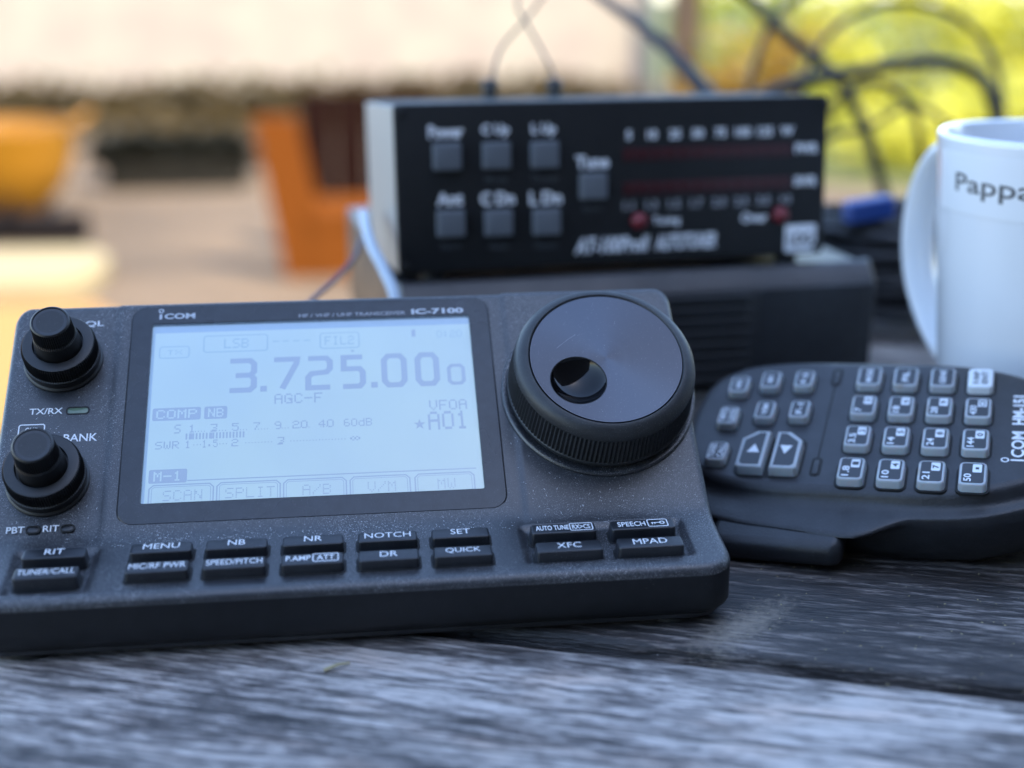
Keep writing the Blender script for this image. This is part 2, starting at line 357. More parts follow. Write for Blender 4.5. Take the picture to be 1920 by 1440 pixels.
# low olive border along the wall and a dark trough in front of it
t = thing('border_hedge', 'low blurred olive brown hedge at the foot of the cream wall', 'hedge', (-1500, 8800, -740))
leaf_mesh('foliage', 'leaf_olive', [((x, 0, 130), (330, 330, 190)) for x in range(-2600, 3200, 260)], 4200, 120, t)
mb = MB(); mb.box(-2700, 3300, -380, 380, 0, 90); mb.build('soil_bed', 'soil_olive', t, smooth=0)
t = thing('planter_trough', 'blurred dark planter trough with dark foliage in front of the olive hedge', 'planter', (-810, 6000, -740))
mb = MB(); o_ = [rr(-310, 310, -150, 150, 40, z) for z in (0, 120)]; i_ = [rr(-270, 270, -110, 110, 30, z) for z in (120, 40)]; mb.loft(o_ + i_); mb.build('basin', 'stone_dark', t)
mb = MB(); mb.box(-268, 268, -108, 108, 42, 100); mb.build('soil', 'soil_olive', t, smooth=0)
leaf_mesh('foliage', 'leaf_dark', [((x, 0, 165), (150, 130, 95)) for x in (-260, -130, 0, 120, 250)], 1500, 70, t)
# orange tub
t = thing('garden_tub', 'blurred orange yellow round tub at the left edge', 'tub', (-1400, 5250, -740))
mb = MB(); mb.lathe([(120, 0), (175, 40), (240, 130), (280, 240), (292, 330), (300, 345), (298, 362), (275, 362), (262, 300), (200, 110), (120, 60)], 40); mb.build('basin', 'tub_orange', t)
for sx in (-1, 1):
    mb = MB(); mb.tube([(sx * 290, -80, 350), (sx * 345, -60, 390), (sx * 355, 0, 400), (sx * 345, 60, 390), (sx * 290, 80, 350)], 14); mb.build('handle', 'tub_orange', t)
# dark log
t = thing('dark_log', 'blurred dark brown log lying below the orange tub', 'log', (-1150, 4600, -740))
mb = MB(); mb.tube([(-700, 130, 62), (-300, 50, 60), (60, -10, 58), (190, -20, 58)], lambda s: 62 - 8 * s, 14); mb.build('trunk', 'hose_dark', t)
mb = MB(); mb.tube([(-80, 10, 90), (-60, -60, 140), (-40, -90, 165)], lambda s: 22 - 9 * s, 8); mb.build('branch_stub', 'hose_dark', t)
# pale slab
mb = MB(); mb.loft([rr(-1500, -790, 3650, 4180, 160, -739, 6), rr(-1500, -790, 3650, 4180, 160, -690, 6), rr(-1490, -800, 3660, 4170, 150, -680, 6)]); tag(mb.build('stepping_stone', 'stone_pale'), 'blurred pale yellow stone slab at the lower left background', 'stone')
# rust coloured chair: slanted side plank, seat and dark back boards
t = thing('garden_chair', 'blurred rust brown wooden garden chair left of the black tuner', 'chair', (-110, 3900, -740))
mb = MB(); mb.loft([[(x, y, z) for x, y in ((-190, -30), (-60, -30), (-60, 30), (-190, 30))] if z > 300 else [(x, y, z) for x, y in ((-115, -30), (40, -30), (40, 30), (-115, 30))] for z in (0, 500)]); mb.build('side_plank', 'rust_wood', t, smooth=0)
mb = MB(); mb.loft([[(x, y, z) for x, y in ((390, -30), (520, -30), (520, 30), (390, 30))] for z in (0, 420)]); mb.build('side_plank', 'rust_wood', t, smooth=0)
for k in range(4):
    mb = MB(); mb.box(-40, 388, -40 + k * 95, 45 + k * 95, 172, 205); mb.build('seat_slat', 'rust_wood', t, smooth=0)
for k in range(4):
    mb = MB(); mb.box(-62 + k * 112, 46 + k * 112, 345, 378, 150, 545); mb.build('back_slat', 'rust_dark', t, smooth=0)
mb = MB(); mb.box(-30, 385, -36, -8, 4, 170); mb.build('front_board', 'rust_wood', t, smooth=0)

# sunlit shrubs on the right
def shrub(loc, label, m, n, blobs, size):
    t = thing('garden_shrub', label, 'shrub', loc, 'sunlit shrubs behind the mug')
    for c, r in blobs[:4]:
        s = MB(); s.tube([(0, 0, 0), (c[0] * .4, c[1] * .4, c[2] * .6), c], lambda u: 22 - 15 * u, 7); s.build('stem', 'post_brown', t)
    leaf_mesh('crown', m, blobs, n, size, t); return t
shrub((3350, 7600, -740), 'bright lime yellow blurred shrub behind the upper right corner', 'leaf_lime', 1500, [((0, 0, 650), (620, 450, 480)), ((500, 100, 850), (600, 450, 520)), ((1100, -100, 700), (650, 450, 520)), ((-380, 0, 300), (300, 300, 280)), ((700, -200, 300), (600, 350, 260))], 130)
shrub((2350, 8600, -740), 'ochre gold blurred shrub between the brown post and the lime shrub', 'leaf_gold', 700, [((350, 0, 300), (420, 300, 300)), ((700, 100, 420), (350, 300, 300)), ((100, 100, 200), (260, 260, 200)), ((550, -100, 150), (400, 300, 150))], 120)
shrub((2700, 6150, -740), 'low yellow green blurred shrub right beside the black tuner', 'leaf_lime', 700, [((0, 0, 170), (330, 260, 190)), ((380, 0, 230), (330, 260, 220)), ((780, 60, 200), (330, 260, 200)), ((200, -100, 120), (350, 200, 120))], 100)
shrub((3300, 9900, -740), 'dull green blurred shrub farthest back above the tuner', 'leaf_green', 900, [((-500, 0, 700), (380, 380, 520)), ((0, 0, 900), (520, 400, 600)), ((700, 0, 1000), (700, 400, 600)), ((1600, 0, 1000), (800, 400, 600))], 140)

# ================================================================== TABLE
PD = Vector((.93887, -.34427, 0)); PN = Vector((.34427, .93887, 0))
TABLE_M = frame_m((0, 0, 0), PD, PN)
t = thing('garden_table', 'weathered grey wooden plank table in the foreground', 'table', M=Matrix.Translation((0, 0, 0)))
def plank(n0, n1, m, seed, lo=0.):
    rnd = random.Random(seed); mb = MB(); X = [-104 + i * 804 / 160 for i in range(161)]; b = 2.0; L = []
    e0 = 0; e1 = 0
    for x in X:
        e0 = .86 * e0 + rnd.gauss(0, .13); e1 = .86 * e1 + rnd.gauss(0, .13); z = lo
        L.append([(x, n0 + e0 + .3, -22), (x, n0 + e0, z - 1.3), (x, n0 + e0 + .5, z - .45), (x, n0 + e0 + b, z), (x, n1 - e1 - b, z), (x, n1 - e1 - .5, z - .45), (x, n1 - e1, z - 1.3), (x, n1 - e1 - .3, -22)])
    mb.loft(L); return mb.build('plank', m, t, TABLE_M, smooth=50)
edges = [-262.5, -171.5, -80.0, 12.6, 106., 199., 292., 385., 478., 571.]
for i in range(len(edges) - 1):
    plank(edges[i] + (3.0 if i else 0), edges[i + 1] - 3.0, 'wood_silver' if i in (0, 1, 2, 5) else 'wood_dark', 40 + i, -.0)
for a in (-40, 610):
    mb = MB(); mb.box(a, a + 55, -240, 550, -60, -22.5); mb.build('batten', 'wood_silver', t, TABLE_M, smooth=0)
    for q in (-235, 490):
        mb = MB(); mb.box(a + 2, a + 52, q, q + 50, -739.5, -60.5); mb.build('leg', 'wood_silver', t, TABLE_M, smooth=0)
mb = MB(); mb.tube([(-7.9, -9.8, .5), (-5, -8.9, 1.1), (-2.6, -7.5, .6)], lambda s: .45 - .2 * s, 6, 4); tag(mb.build('grass_stalk', 'straw'), 'tiny pale dry stalk on the near plank before the radio', 'stalk')
rnd = random.Random(3); mb = MB()
for _ in range(130):
    x = rnd.uniform(82, 175); y = rnd.uniform(-45, 40); L = rnd.uniform(.25, .9); a = rnd.uniform(0, pi); h = rnd.uniform(.1, .3); c, s = cos(a), sin(a)
    mb.add([(x - c * L / 2, y - s * L / 2, .05), (x + s * .12, y - c * .12, .05), (x + c * L / 2, y + s * L / 2, .05), (x - s * .12, y + c * .12, .05), (x, y, h)], [(0, 1, 4), (1, 2, 4), (2, 3, 4), (3, 0, 4)])
d_ = stuff(mb.build('crumbs', 'straw', t, smooth=0))

# ================================================================== CONTROL HEAD OF THE RADIO
TH = radians(39.34); AL = math.atan2(18.26 - 14.68, 22.42)
PAN = frame_m((0, 22.42, 18.26), (1, 0, 0), (0, cos(TH), sin(TH)))
STR = frame_m((0, 0, 14.68), (1, 0, 0), (0, cos(AL), sin(AL)))
radio = thing('radio_control_head', 'black radio control head with lit blue display and large tuning dial', 'radio')
HW, DEP = 82.5, 74.6
def sst(a, b, x): u = min(1, max(0, (x - a) / (b - a))); return u * u * (3 - 2 * u)
def inbox(x, y, x0, x1, y0, y1, e): return sst(x0 - e, x0, x) * (1 - sst(x1, x1 + e, x)) * sst(y0 - e, y0, y) * (1 - sst(y1, y1 + e, y))
def height(x, y):
    a = 14.68 + y * .1597; b = 18.26 + (y - 22.42) * .8195; h = ((a + b) + sqrt((a - b) ** 2 + 1.5 ** 2)) / 2
    s = (y - 22.42) / cos(TH)
    h -= 3.2 * (1. if (-51.2 < x < 31.9 and 6.4 < s < 61.8) else 0.)
    h -= 1.0 * inbox(x, y, 37.6, 73.2, 6.0, 18.6, 1.1) + .9 * inbox(x, y, -73.4, -57.4, 3.8, 18.4, 1.0)
    h += .35 * sst(38.2, 38.9, x) * sst(19, 24, y) - .3 * sst(-56.6, -57.4, -(-x) if False else x) * 0
    h -= .3 * (1 - sst(-57.6, -56.9, x)) * sst(20, 25, y)
    return h
RF, RB, RE = 7.0, 4.0, 2.1
def halfw(y):
    if y < RF: return HW - RF + sqrt(max(0, RF * RF - (RF - y) ** 2))
    if y > DEP - RB: return HW - RB + sqrt(max(0, RB * RB - (y - DEP + RB) ** 2))
    return HW
def edist(x, y):
    ax = abs(x); d = min(halfw(y) - ax, y, DEP - y)
    if y < RF and ax > HW - RF: d = RF - hypot(ax - HW + RF, RF - y)
    if y > DEP - RB and ax > HW - RB: d = RB - hypot(ax - HW + RB, y - DEP + RB)
    return max(0, d)
ys = [0, .08, .25, .5, .8, 1.2, 1.6, 2.1] + [2.1 + (DEP - 4.2) * k / 104 for k in range(1, 104)] + [DEP - q for q in (2.1, 1.6, 1.2, .8, .5, .25, .08, 0)]
us = [-1 + q / HW for q in (0, .08, .25, .5, .8, 1.2, 1.6, 2.1)] + [-(1 - 2.1 / HW) + 2 * (1 - 2.1 / HW) * k / 230 for k in range(1, 230)] + [1 - q / HW for q in (2.1, 1.6, 1.2, .8, .5, .25, .08, 0)]
V = []; nx, ny = len(us), len(ys)
for y in ys:
    hw = halfw(y)
    for u in us:
        x = u * hw; d = edist(x, y); z = height(x, y)
        if d < RE: z -= RE - sqrt(max(0, RE * RE - (RE - d) ** 2))
        V.append((x, y, z))
mb = MB(); mb.add(V, [(j * nx + i, j * nx + i + 1, (j + 1) * nx + i + 1, (j + 1) * nx + i) for j in range(ny - 1) for i in range(nx - 1)])
body = mb.build('housing', 'radio_plastic', radio, smooth=60)
loop = [V[i] for i in range(nx)] + [V[j * nx + nx - 1] for j in range(1, ny)] + [V[(ny - 1) * nx + i] for i in range(nx - 2, -1, -1)] + [V[j * nx] for j in range(ny - 2, 0, -1)]
def ins(d, zf): return [(x * (HW - d) / HW, DEP / 2 + (y - DEP / 2) * (DEP / 2 - d) / (DEP / 2), zf(z)) for x, y, z in loop]
mb = MB(); mb.loft([loop, ins(0, lambda z: min(z - .4, 8 + (z - 12.6) * .5)), ins(0, lambda z: 5.2), ins(.35, lambda z: 4.2), ins(1.0, lambda z: 3.4), ins(1.5, lambda z: 3.1), ins(2.2, lambda z: 3.0)], False, False)
mb.build('side_wall', 'radio_side', radio, smooth=50)
mb = MB(); mb.loft([ins(2.0, lambda z: 2.98), ins(1.7, lambda z: 2.8), ins(2.0, lambda z: 1.7), ins(3.4, lambda z: .9), ins(9, lambda z: .5)], True, True); mb.build('base_plate', 'unit_black', radio)
for x, y in ((-70, 8), (70, 8), (-70, 66), (70, 66)):
    mb = MB(); mb.lathe([(5, .0), (5, .9), (4.6, 1.2)], 20, (x, y, 0)); mb.build('rubber_foot', 'seam_black', radio)

# display surround, clear cover, display
OUT = (-53.9, 34.6, 3.5, 64.9); WIN = (-48.95, 29.68, 8.84, 59.46)
mb = MB(); mb.plate(OUT[0] - .22, OUT[1] + .22, OUT[2] - .22, OUT[3] + .2, 3.9, -.9, .2, .05); sm = MB()
sm.frame((OUT[0] - .24, OUT[1] + .24, OUT[2] - .24, OUT[3] + .2), (-51.0, 31.7, 6.6, 61.6), -.9, .17, 3.9, .6, .05); sm.build('seam', 'seam_black', radio, PAN)
bz = MB(); bz.frame(OUT, WIN, -.8, .34, 3.7, .5, .12); bezel = bz.build('display_bezel', 'bezel_plastic', radio, PAN)
L = MB()
rbx = L.stroke([(-47.1, 61.0), (-47.1, 62.5)], .62, .36); ring2(L, -47.05, 63.55, .52, .28, .36); text(L, 'COM', -46.2, -38.7, 61.0, 62.7, .36, .03); L.build('maker_lettering', 'print_logo', bezel, smooth=0)
L = MB(); text(L, 'HF / VHF / UHF TRANSCEIVER', -13.1, 13.7, 60.25, 61.35, .36, .02); L.build('type_lettering', 'print_grey' if False else 'print_dim', bezel, smooth=0)
L = MB(); text(L, 'IC-7100', 15.2, 28.4, 60.2, 61.9, .36, .035); L.build('model_lettering', 'print_logo', bezel, smooth=0)
mb = MB(); mb.plate(WIN[0] + .03, WIN[1] - .03, WIN[2] + .03, WIN[3] - .03, .47, -.1, .16, .05); mb.build('clear_cover', 'clear_cover', radio, PAN)
ZD = -.6
mb = MB(); mb.plate(WIN[0] - 1.2, WIN[1] + 1.2, WIN[2] - 1.2, WIN[3] + 1.2, .5, ZD - .6, ZD, .05); disp = mb.build('display', 'lcd_back', radio, PAN)
z = ZD + .03; SHIFT = (0, 0)
def lcdpart(name, fn, m='lcd_ink'):
    q = MB(); fn(q); return q.build(name, m, disp, T(0, .42), smooth=0)
DG = {'3': [[(0, 1), (.84, 1), (1, .88), (1, .62), (.86, .5), (1, .38), (1, .12), (.84, 0), (0, 0)], [(.24, .5), (.9, .5)]], '7': [[(0, 1), (1, 1), (.96, .84), (.36, 0)]],
      '2': [[(0, 1), (.84, 1), (1, .88), (1, .64), (.84, .52), (.16, .48), (0, .36), (0, 0), (1, 0)]], '5': [[(1, 1), (.06, 1), (.06, .6), (.84, .6), (1, .48), (1, .12), (.84, 0), (0, 0)]],
      '0': [[(.2, 1), (.8, 1), (1, .85), (1, .15), (.8, 0), (.2, 0), (0, .15), (0, .85)]]}
def big(q, ch, x0, x1, y0, y1, wd):
    for s_ in DG[ch]:
        q.stroke([(x0 + wd / 2 + u * (x1 - x0 - wd), y0 + wd / 2 + v_ * (y1 - y0 - wd)) for u, v_ in s_], wd, z, ch == '0')
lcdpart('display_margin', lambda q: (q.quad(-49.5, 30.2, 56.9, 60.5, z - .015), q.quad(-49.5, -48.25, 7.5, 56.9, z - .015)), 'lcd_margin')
def freq(q):
    for ch, a, b in (('3', -30.6, -23.3), ('7', -20.0, -12.9), ('2', -11.7, -4.9), ('5', -3.3, 3.1), ('0', 6.9, 13.3), ('0', 15.2, 21.3)): big(q, ch, a, b, 38.3, 48.5, 1.5)
    big(q, '0', 23.1, 27.6, 38.4, 44.7, .95); q.quad(-22.5, -20.9, 38.4, 40.1, z); q.quad(4.3, 5.9, 38.4, 40.1, z)
lcdpart('frequency_digits', freq)
def boxed(s_, x0, x1, y0, y1, tx0, tx1):
    def f(q): rbox2(q, x0, x1, y0, y1, .7, .32, z); dots(q, s_, tx0, tx1, y0 + 1.0, y1 - 1.0, z)
    return f
lcdpart('transmit_mark', boxed('TX', -47.0, -39.9, 49.3, 52.7, -45.2, -41.6), 'lcd_ink_faint')
lcdpart('mode_box', boxed('LSB', -36.4, -20.9, 50.7, 55.6, -31.5, -25.5), 'lcd_ink_faint')
lcdpart('filter_box', boxed('FIL2', -7.9, 1.7, 50.7, 55.4, -6.8, .5), 'lcd_ink_faint')
lcdpart('mode_dashes', lambda q: [q.quad(a, a + 1.6, 53.2, 53.5, z) for a in (-19.6, -17.2, -14.6, -12.0)], 'lcd_ink_faint')
lcdpart('clock_digits', lambda q: dots(q, '0:20', 21.2, 27.6, 52.9, 55.1, z), 'lcd_ink_faint')
lcdpart('note_mark', lambda q: q.quad(14.9, 15.9, 53.4, 55.6, z))
lcdpart('tuning_mark', lambda q: q.add([(-.6, 49.9, z), (.0, 49.2, z), (.6, 49.9, z)], [(0, 1, 2)]))
lcdpart('agc_lettering', lambda q: dots(q, 'AGC-F', -19.1, -7.6, 34.7, 37.6, z))
lcdpart('vfo_lettering', lambda q: dots(q, 'VFOA', 18.1, 27.3, 31.2, 34.1, z))
lcdpart('channel_lettering', lambda q: (q.add([(15.5 + (1.5 if k % 2 == 0 else .6) * sin(k * pi / 5), 27.3 + (1.6 if k % 2 == 0 else .65) * cos(k * pi / 5), z) for k in range(10)] + [(15.5, 27.3, z)], [(k, 10, (k + 1) % 10) for k in range(10)]), dots(q, 'A01', 17.6, 27.2, 25.6, 30.8, z, 1.0)))
def inv(s_, x0, x1, y0, y1, tx0, tx1):
    lcdpart('indicator_block', lambda q: q.loft([rr(x0, x1, y0, y1, .5, z)], False, True))
    q = MB(); dots(q, s_, tx0, tx1, y0 + .55, y1 - .55, z + .03); q.build('indicator_lettering', 'lcd_back', disp, T(0, .42), smooth=0)
inv('COMP', -47.7, -36.4, 31.1, 34.7, -46.8, -37.3); inv('NB', -35.6, -30.2, 31.1, 34.7, -34.7, -31.1); inv('M-1', -47.6, -38.9, 14.0, 17.7, -46.5, -40.2)
def meter(q):
    dots(q, 'S', -42.4, -40.9, 27.4, 29.9, z)
    for s_, x in (('1', -38.3), ('3', -33.2), ('5', -28.2), ('7', -23.2), ('9', -18.2)): dots(q, s_, x - .8, x + .8, 27.5, 29.7, z)
    for s_, x in (('20', -13), ('40', -6.8)): dots(q, s_, x - 1.8, x + 1.8, 27.5, 29.7, z)
    dots(q, '60dB', -2.6, 4.1, 27.5, 29.7, z)
    for x in range(60):
        X = -39 + x * .7
        if x % 7 not in (0, 1, 6) and X < -3.5: q.quad(X, X + .25, 27.6, 27.9, z)
lcdpart('meter_scale', meter, 'lcd_ink')
lcdpart('meter_bars', lambda q: [q.quad(-39.7 + k * .78, -39.7 + k * .78 + (.42 if k not in (1, 7) else .75), 25.6, 27.3, z) for k in range(18)])
def swr(q):
    dots(q, 'SWR', -46.6, -41.1, 23.2, 25.3, z)
    for s_, a, b in (('1', -39.8, -38.4), ('1.5', -35.8, -32.2), ('2', -29.0, -27.4), ('3', -18.3, -16.7), ('=', -1.2, 1.2)): dots(q, s_, a, b, 23.2, 25.3, z)
    for k in range(48):
        X = -37.8 + k * .75
        if all(abs(X - c_) > 1.7 for c_ in (-34, -28.2, -17.5)): q.quad(X, X + .25, 23.9, 24.2, z)
lcdpart('swr_scale', swr)
lcdpart('divider_line', lambda q: q.quad(-38.8, 28.2, 14.3, 14.62, z))
for s_, a, b in (('SCAN', -47.3, -32.8), ('SPLIT', -32.0, -17.6), ('A/B', -16.8, -2.4), ('V/M', -1.5, 12.4), ('MW', 13.6, 27.5)):
    def key(q, s_=s_, a=a, b=b):
        q.stroke([(a, 8.3), (a, 12.6), (a + .9, 13.5), (b - .9, 13.5), (b, 12.6), (b, 8.3)], .34, z); q.stroke([(a + .6, 8.3), (a + .6, 12.5), (a + 1.1, 13.0), (b - 1.1, 13.0), (b - .6, 12.5), (b - .6, 8.3)], .16, z)
        c_ = (a + b) / 2 + .4; wd = len(s_) * 2.35 - .4; dots(q, s_, c_ - wd / 2, c_ + wd / 2, 9.2, 12.0, z, .72)
    lcdpart('soft_key', key)

# panel print and lamps
def panprint(name, fn, m='print_white', M=PAN):
    q = MB(); fn(q); return q.build(name, m, radio, M, smooth=0)
zp = .02 - .22
panprint('knob_lettering', lambda q: text(q, 'AF/RF-SQL', -77.2, -60.9, 59.6, 61.5, zp))
panprint('lamp_lettering', lambda q: text(q, 'TX/RX', -76.1, -68.5, 34.4, 36.1, zp))
panprint('knob_lettering', lambda q: text(q, 'BANK', -67.6, -59.9, 26.5, 28.6, zp))
def chbox(q): rbox2(q, -78, -72.2, 28.6, 31.6, .5, .28, zp); text(q, 'CH?'[:2] + 'R', -76.6, -73.5, 29.2, 30.8, zp)
panprint('knob_lettering', chbox)
panprint('lamp_lettering', lambda q: text(q, 'PBT', -77.6, -73.7, 2.7, 4.3, zp + .62)); panprint('lamp_lettering', lambda q: text(q, 'RIT', -69.7, -66.2, 2.7, 4.3, zp + .62))
for x0, x1, y0, y1, m in ((-67.4, -62.6, 34.3, 35.9, 'led_green'), (-73.1, -70.5, 2.7, 4.1, 'led_off'), (-65.6, -63.1, 2.7, 4.1, 'led_off')):
    o = MB().frame((x0 - .35, x1 + .35, y0 - .35, y1 + .35), (x0, x1, y0, y1), -.8, zp + (.1 if y0 > 9 else .7), .9, .7, .08).build('lamp_rim', 'seam_black', radio, PAN)
    MB().plate(x0, x1, y0, y1, .7, -.8, zp + (.02 if y0 > 9 else .6), .15).build('lamp', m, radio, PAN)

# twin knobs
for kx, ks in ((-69.5, 49.6), (-69.9, 16.0)):
    kn = MB().lathe([(9.3, -.6), (9.3, .5), (8.9, .9), (8.7, 1.0)], 64).build('knob', 'knob_rubber', radio, PAN @ T(kx, ks))
    q = MB(); q.lathe([(8.2, .7), (8.9, 1.1), (8.95, 3.0), (8.75, 3.2), (8.7, 6.3), (8.55, 6.7), (8.2, 7.15), (7.8, 7.3), (5.9, 7.25), (5.75, 7.0), (5.7, 6.0)], 192, rib=(3, 5, .36)); q.build('outer_ring', 'knob_rubber', kn, smooth=30)
    q = MB(); q.lathe([(5.45, 5.8), (5.4, 7.4), (5.0, 10.6), (4.78, 11.2), (4.62, 15.2), (4.5, 15.7), (4.2, 16.0), (3.95, 16.0), (3.85, 15.75)], 120, rib=(3, 4, .26)); q.build('inner_knob', 'knob_rubber', kn, smooth=30)
    q = MB(); q.lathe([(3.83, 15.5), (3.83, 15.78), (2.5, 15.72), (.4, 15.68)], 48); q.build('cap', 'knob_face', kn)

# main tuning dial
DX, DS = 59.9, 34.4
dial = MB().lathe([(24.0, -1.2), (24.0, .9), (23.6, 1.3), (23.0, 1.35), (21.9, 1.0), (18, 1.0)], 128).build('tuning_dial', 'radio_plastic', radio, PAN @ T(DX, DS))
q = MB(); prof = [(20.8, 1.3), (21.0, 2.4), (22.6, 2.7), (22.8, 3.1), (22.75, 3.9), (22.7, 4.1), (21.95, 12.2), (21.9, 12.5), (21.65, 13.3), (21.0, 14.3), (20.1, 15.05), (19.25, 15.45), (18.75, 15.5), (18.45, 15.2), (18.4, 14.0)]
q.lathe(prof, 264, c1=False, rib=(5, 6, .34)); q.build('rubber_grip', 'dial_rubber', dial, smooth=28)
# face plate with finger dimple
me = bpy.data.meshes.new('face_plate'); bm = bmesh.new(); HX, HY, HR = -7.4, -6.2, 6.75
def circ(cx, cy, r, z_, n):
    vs_ = [bm.verts.new(((cx + r * cos(2 * pi * k / n)) * MM, (cy + r * sin(2 * pi * k / n)) * MM, z_ * MM)) for k in range(n)]
    return vs_, [bm.edges.new((vs_[k], vs_[(k + 1) % n])) for k in range(n)]
a_, ea = circ(0, 0, 18.2, 15.32, 128); b_, eb = circ(HX, HY, HR, 15.32, 64)
bmesh.ops.triangle_fill(bm, use_beauty=True, use_dissolve=False, edges=ea + eb); c_, ec = circ(0, 0, 18.25, 14.2, 128)
for k in range(128): bm.faces.new((a_[k], c_[k], c_[(k + 1) % 128], a_[(k + 1) % 128]))
bmesh.ops.recalc_face_normals(bm, faces=bm.faces); bm.to_mesh(me); bm.free(); me.materials.append(MAT['dial_face']); link('face_plate', me, dial)
q = MB(); dp = 3.3; R_ = (HR * HR + dp * dp) / (2 * dp); amax = math.asin(HR / R_)
q.lathe([(R_ * sin(amax * k / 12), 15.32 - dp + R_ * (1 - cos(amax * k / 12))) for k in range(12, 0, -1)], 64, (HX, HY, 0), False, True); q.build('finger_dimple', 'dimple_black', dial, smooth=60)
q = MB(); q.lathe([(HR + .02, 15.30), (HR - .02, 15.36), (HR - .22, 15.2), (HR - .2, 15.0)], 64, (HX, HY, 0), False, False); q.build('dimple_rim', 'seam_black', dial)
# fine scratch on the dial face
MB().stroke([(-11.5, 3.2), (-9.0, 5.3), (-6.6, 7.0)], .07, 15.335).build('scratch', 'print_dim', dial, smooth=0)

# push buttons: (label pieces, x0, x1, row)
ROW = {1: (13.0, 16.95), 0: (5.35, 9.6)}
def button(x0, x1, row, fn, hz=2.5):
    y0, y1 = ROW[row]; b = MB(); b.plate(x0, x1, y0, y1, .7, -1.4, hz, .42, .28); o = b.build('push_button', 'button_rubber', radio, STR); zw = .19 if -50 < x0 < 20 else -.78
    MB().plate(x0 - .62, x1 + .62, y0 - .62, y1 + .62, 1.0, -1.5, zw, .05).build('button_well', 'seam_black', o)
    q = MB(); fn(q, (x0 + x1) / 2, y0, y1, hz + .03); q.build('lettering', 'print_white', o, smooth=0); return o
def lab(s_, h=2.05, wmax=11.9): return lambda q, c_, y0, y1, zz: textc(q, s_, c_, y0 + 2.45, h, zz, wmax, .0)
C5 = [(-49.2, -36.1), (-33.1, -19.9), (-16.5, -3.3), (0, 13.0), (16.3, 29.1)]
for (a, b), up_, lo_ in zip(C5, ('MENU', 'NB', 'NR', 'NOTCH', 'SET'), ('MIC/RF PWR', 'SPEED/PITCH', None, 'DR', 'QUICK')):
    button(a, b, 1, lab(up_))
    if lo_: button(a, b, 0, lab(lo_))
def pamp(q, c_, y0, y1, zz): text(q, 'P.AMP', -15.6, -10.3, y0 + 1.5, y0 + 3.4, zz); rbox2(q, -9.8, -4.4, y0 + .95, y0 + 3.85, .4, .24, zz); text(q, 'ATT', -9.0, -5.2, y0 + 1.5, y0 + 3.35, zz)
button(-16.5, -3.3, 0, pamp)
def auto(q, c_, y0, y1, zz): text(q, 'AUTO TUNE', 39.7, 47.2, y0 + 1.2, y0 + 3.15, zz, .02); rbox2(q, 47.5, 52.6, y0 + .75, y0 + 3.6, .4, .24, zz); text(q, 'RX>CS', 48.0, 52.1, y0 + 1.25, y0 + 3.1, zz, .02)
def speech(q, c_, y0, y1, zz):
    text(q, 'SPEECH', 58.4, 64.8, y0 + 1.2, y0 + 3.15, zz); rbox2(q, 65.4, 69.9, y0 + .75, y0 + 3.6, .4, .24, zz); ring2(q, 68.7, y0 + 2.25, .5, .28, zz, 14)
    q.quad(66.2, 68.1, y0 + 2.12, y0 + 2.4, zz); q.quad(66.3, 66.55, y0 + 1.6, y0 + 2.12, zz); q.quad(66.9, 67.1, y0 + 1.7, y0 + 2.12, zz)
button(38.6, 53.3, 1, auto, 2.4); button(56.8, 71.5, 1, speech, 2.4); button(38.8, 53.5, 0, lab('XFC'), 2.4); button(57.0, 71.7, 0, lab('MPAD'), 2.4)
button(-71.9, -58.6, 1, lab('RIT'), 2.4); button(-72.2, -59.0, 0, lab('TUNER/CALL'), 2.4)

# settled lint and dust on the panel
rnd = random.Random(11); q = MB()
def lint(x, y, M_ = None):
    zz = height(x, y); s_ = (height(x, y + .3) - height(x, y - .3)) / .6; L_ = rnd.uniform(.15, .7); a = rnd.uniform(0, pi); dx, dy = cos(a) * L_ / 2, sin(a) * L_ / 2; wv = .09
    q.add([(x - dx, y - dy, zz - dy * s_ + .04), (x + dy * wv / L_, y - dx * wv / L_, zz + .03), (x + dx, y + dy, zz + dy * s_ + .04), (x - dy * wv / L_, y + dx * wv / L_, zz + .03), (x, y, zz + .1)], [(0, 1, 4), (1, 2, 4), (2, 3, 4), (3, 0, 4)])
for _ in range(560):
    r_ = rnd.random()
    if r_ < .5: lint(rnd.uniform(-55, 36), rnd.gauss(20.8, 1.2))
    elif r_ < .75: lint(rnd.uniform(36, 80), rnd.uniform(18, 40))
    else: lint(rnd.uniform(-80, -56), rnd.uniform(19, 70))
stuff(q.build('dust', 'print_white', radio, smooth=0))

# ================================================================== HAND MICROPHONE
ya, ti, ro = radians(-28.1), radians(17.9), radians(4.9)
mex = Vector((cos(ya) * cos(ro), sin(ya) * cos(ro), sin(ro))); mbk = Vector((-sin(ya), cos(ya), 0)); mey = mbk * cos(ti) + mex.cross(mbk) * sin(ti); mez = mex.cross(mey)
MO = Vector((142.8, 47.7, 29.8)); MIC = frame_m(MO, mex, mey)
mic = thing('hand_microphone', 'black hand microphone with pale backlit keypad lying right of the control head', 'microphone', M=MIC)
half = [(-58.4, 0), (-58.1, 5.5), (-57.1, 11.4), (-54.3, 16.4), (-48.4, 20.3), (-40.5, 22.2), (-31, 23.0), (-20, 23.0), (-8, 23.0), (4, 22.8), (14, 21.8), (22, 19.6), (30, 16.2), (38, 11.8), (44, 7.2), (47, 3.4), (48, 0)]
out = [Vector((x, y * 1.25)) for x, y in half] + [Vector((x, -y * 1.27)) for x, y in half[-2:0:-1]]
